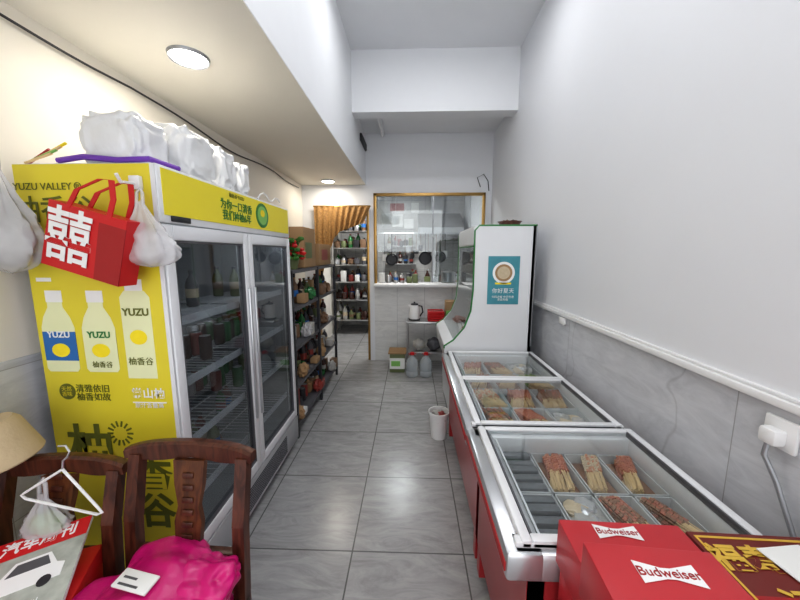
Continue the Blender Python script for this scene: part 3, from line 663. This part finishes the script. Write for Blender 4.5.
m=MB('wall_socket'); m.box((XR-.022,.91,1.02),(XR-.008,1.00,1.115),PLAST,.006); m.box((XR-.06,.93,1.035),(XR-.02,.98,1.085),PLAST,.010)
m.tube([(XR-.05,.955,1.04),(XR-.055,.955,1.0),(XR-.035,.93,.93),(XR-.03,.87,.80),(XR-.035,.90,.6),(XR-.03,.95,.4),(XR-.03,1.0,.02)],.007,GREY,8); m.done()
m=MB('junction_box'); m.box((XR-.03,2.35,1.09),(XR-.008,2.43,1.14),PLAST,.004); m.done()
# ------------------------------------------------------------ chairs
def chair(loc,rotz,H=.94,W=.43):
    m=MB('wooden_chair'); w=W/2; D=.42
    for sx in (-1,1):
        x=sx*(w-.02)
        P=[(x,D/2-.02,0),(x,D/2-.02,.45),(x,D/2+.0,.70),(x*1.0,D/2+.045,H-.03)]
        for a,b in zip(P,P[1:]):
            m.prism([(a[1]-.02,a[2]),(b[1]-.018,b[2]),(b[1]+.018,b[2]),(a[1]+.02,a[2])],'x',x-.02,x+.02,WOOD)
        m.box((x-.02,-D/2,0),(x+.02,-D/2+.04,.42),WOOD,.004)
        m.box((x-.012,-D/2+.03,.15),(x+.012,D/2-.03,.185),WOOD,.003)
    m.box((-w,-D/2-.01,.415),(w,D/2,.452),WOOD,.010)
    m.box((-w+.03,-D/2+.005,.355),(w-.03,-D/2+.03,.415),WOOD,.003); m.box((-w+.03,-D/2+.01,.20),(w-.03,-D/2+.03,.235),WOOD,.003)
    n=14; vs=[];fs=[]
    for i in range(n+1):
        t=-1+2*i/n; x=t*(w+.015); y=D/2+.045+.02*(1-t*t); zt=H+.012*(1-t*t)-.010*abs(t)**6; zb=H-.05+.006*math.cos(t*6)
        vs+=[(x,y-.018,zb),(x,y+.018,zb),(x,y+.02,zt-.006),(x,y+.01,zt),(x,y-.012,zt),(x,y-.02,zt-.008)]
    for i in range(n):
        for k in range(6):
            a=i*6+k;b=i*6+(k+1)%6; fs.append((a,b,b+6,a+6))
    fs.append((5,4,3,2,1,0)); fs.append(tuple(n*6+k for k in range(6))); m.add(vs,fs,WOOD)
    m.box((-w+.03,D/2-.02,.56),(w-.03,D/2+.012,.60),WOOD,.004)
    M=Matrix.Translation((0,D/2+.0,.60))@Matrix.Rotation(R(-8),4,'X')
    hh=H-.045-.60
    sp=[(-.042,0),(-.048,hh*.3),(-.036,hh*.48),(-.050,hh*.72),(-.055,hh),(.055,hh),(.050,hh*.72),(.036,hh*.48),(.048,hh*.3),(.042,0)]
    m.prism(sp,'y',-.008,.012,WOODL,M)
    for k in range(6): m.box((-.020,-.014,.03+k*.042),(.020,-.006,.05+k*.042),WOOD,.004,M)
    m.box((-.052,D/2-.02,.45),(-.035,D/2+.01,.56),WOOD,.002); m.box((.035,D/2-.02,.45),(.052,D/2+.01,.56),WOOD,.002)
    return m.done(loc=loc,rot=(0,0,R(rotz)))
chair((-.765,.77,0),-2,.945,.42)
chair((-1.185,.75,0),3,.895,.41)
m=MB('pink_jacket')
m.blob((-.755,.80,.545),(.205,.19,.115),PINK,.28,2.2,4,5,flat=.09,sq=.75)
m.blob((-.64,.86,.59),(.10,.085,.06),PINK,.3,2.4,9,5,sq=.8)
m.tube([(-.91,.78,.58),(-.87,.90,.61),(-.77,.935,.625),(-.67,.93,.615),(-.60,.90,.59)],[.012,.022,.028,.024,.012],PINK,16)
M=Matrix.Translation((-.775,.79,.676))@Matrix.Rotation(R(8),4,'X')@Matrix.Rotation(R(-10),4,'Z')
m.box((-.06,-.025,-.004),(.055,.025,.004),PAPER,.002,M); m.box((-.045,-.018,.004),(.02,-.012,.0045),DGREY,0,M); m.box((-.045,.0,.004),(.0,.006,.0045),DGREY,0,M); m.done(angle=80)
g=group('gift_box',(-1.13,.79,.455),(0,0,R(24))); m=MB('box_body'); m.box((-.15,-.12,0),(.15,.12,.17),REDP,.006); m.box((-.151,-.1,.03),(-.149,.1,.14),WHITEP)
m.done(parent=g)
g=group('magazine',(-1.11,.79,.665),(R(14),R(-6),R(28))); m=MB('cover')
m.box((-.12,-.15,-.006),(.12,.15,.006),PAPER,.002); m.box((-.12,-.15,.006),(.12,.15,.007),SKIN); m.box((-.12,.085,.007),(.12,.15,.008),REDP)
p=[(-.09,-.03),(-.09,.01),(-.06,.015),(-.035,.06),(.045,.06),(.07,.018),(.09,.01),(.09,-.03)]; m.prism(p,'z',.007,.009,WHITEP)
p=[(-.045,.02),(-.028,.052),(.04,.052),(.055,.02)]; m.prism(p,'z',.009,.0095,DGREY)
for x in (-.055,.055): m.prism([(x+.016*math.cos(a/14*6.283),-.03+.016*math.sin(a/14*6.283)) for a in range(14)],'z',.009,.0098,DARK)
m.done(parent=g); text('汽车周刊',(0,.118,.0085),(0,0,0),.045,WHITEP,g,off=.001); text('春季特刊',(0,-.09,.0085),(0,0,0),.03,WHITEP,g)
m=MB('red_shopping_bag'); m.blob((-1.37,.78,.62),(.115,.12,.25),REDP,.2,2.0,6,4,flat=.165,sq=.8); m.blob((-1.31,.68,.62),(.05,.03,.05),GREEN,.3,2.2,6,3); m.done(angle=80)
m=MB('felt_hat'); M=Matrix.Translation((-1.375,.985,.905))@Matrix.Rotation(R(-8),4,'Y')@Matrix.Rotation(R(8),4,'X')
m.lathe((0,0,0),[(.10,0),(.103,.005),(.080,.125),(.065,.145),(.0,.15)],BEIGE,32,M); m.done()
m=MB('clothes_hanger'); M=Matrix.Translation((-1.085,.90,.88))@Matrix.Rotation(R(12),4,'Y')
m.tube([(0,0,.06),(-.11,0,-.045),(-.125,0,-.06),(-.11,0,-.07),(.12,0,-.07),(.135,0,-.06),(.12,0,-.045),(0,0,.06)],.004,PLAST,8,M)
m.tube([(0,0,.06),(0,0,.09),(.012,0,.105),(.018,0,.125),(.004,0,.142),(-.018,0,.135)],.003,SILV,8,M); m.done()
plastic_bag('vegetable_bag',(-1.19,.93,.83),.075,.045,.16,8,inner=VEG)
# ------------------------------------------------------------ world, camera
w=bpy.data.worlds.new('sky'); bpy.context.scene.world=w; w.use_nodes=True
bg=w.node_tree.nodes['Background']; bg.inputs[0].default_value=(.96,.98,1,1); bg.inputs[1].default_value=2.3
l=bpy.data.lights.new('doorway_portal','AREA'); l.shape='RECTANGLE'; l.size=2.4; l.size_y=3.0
try: l.cycles.is_portal=True
except Exception as e: print(e)
o=bpy.data.objects.new('doorway_portal',l); o.location=(-.2,YF-.12,1.5); o.rotation_euler=(R(90),0,0); bpy.context.scene.collection.objects.link(o)
cam=bpy.data.cameras.new('camera'); cam.lens=330/800*36; cam.sensor_width=36; cam.clip_start=.02
co=bpy.data.objects.new('camera',cam); bpy.context.scene.collection.objects.link(co)
co.location=(0,0,1.6); co.rotation_euler=(R(90-8.1),0,R(1.9)); bpy.context.scene.camera=co
bpy.context.scene.view_settings.view_transform='Standard'
try: bpy.context.scene.view_settings.look='Medium High Contrast'
except Exception as e: print('look',e)
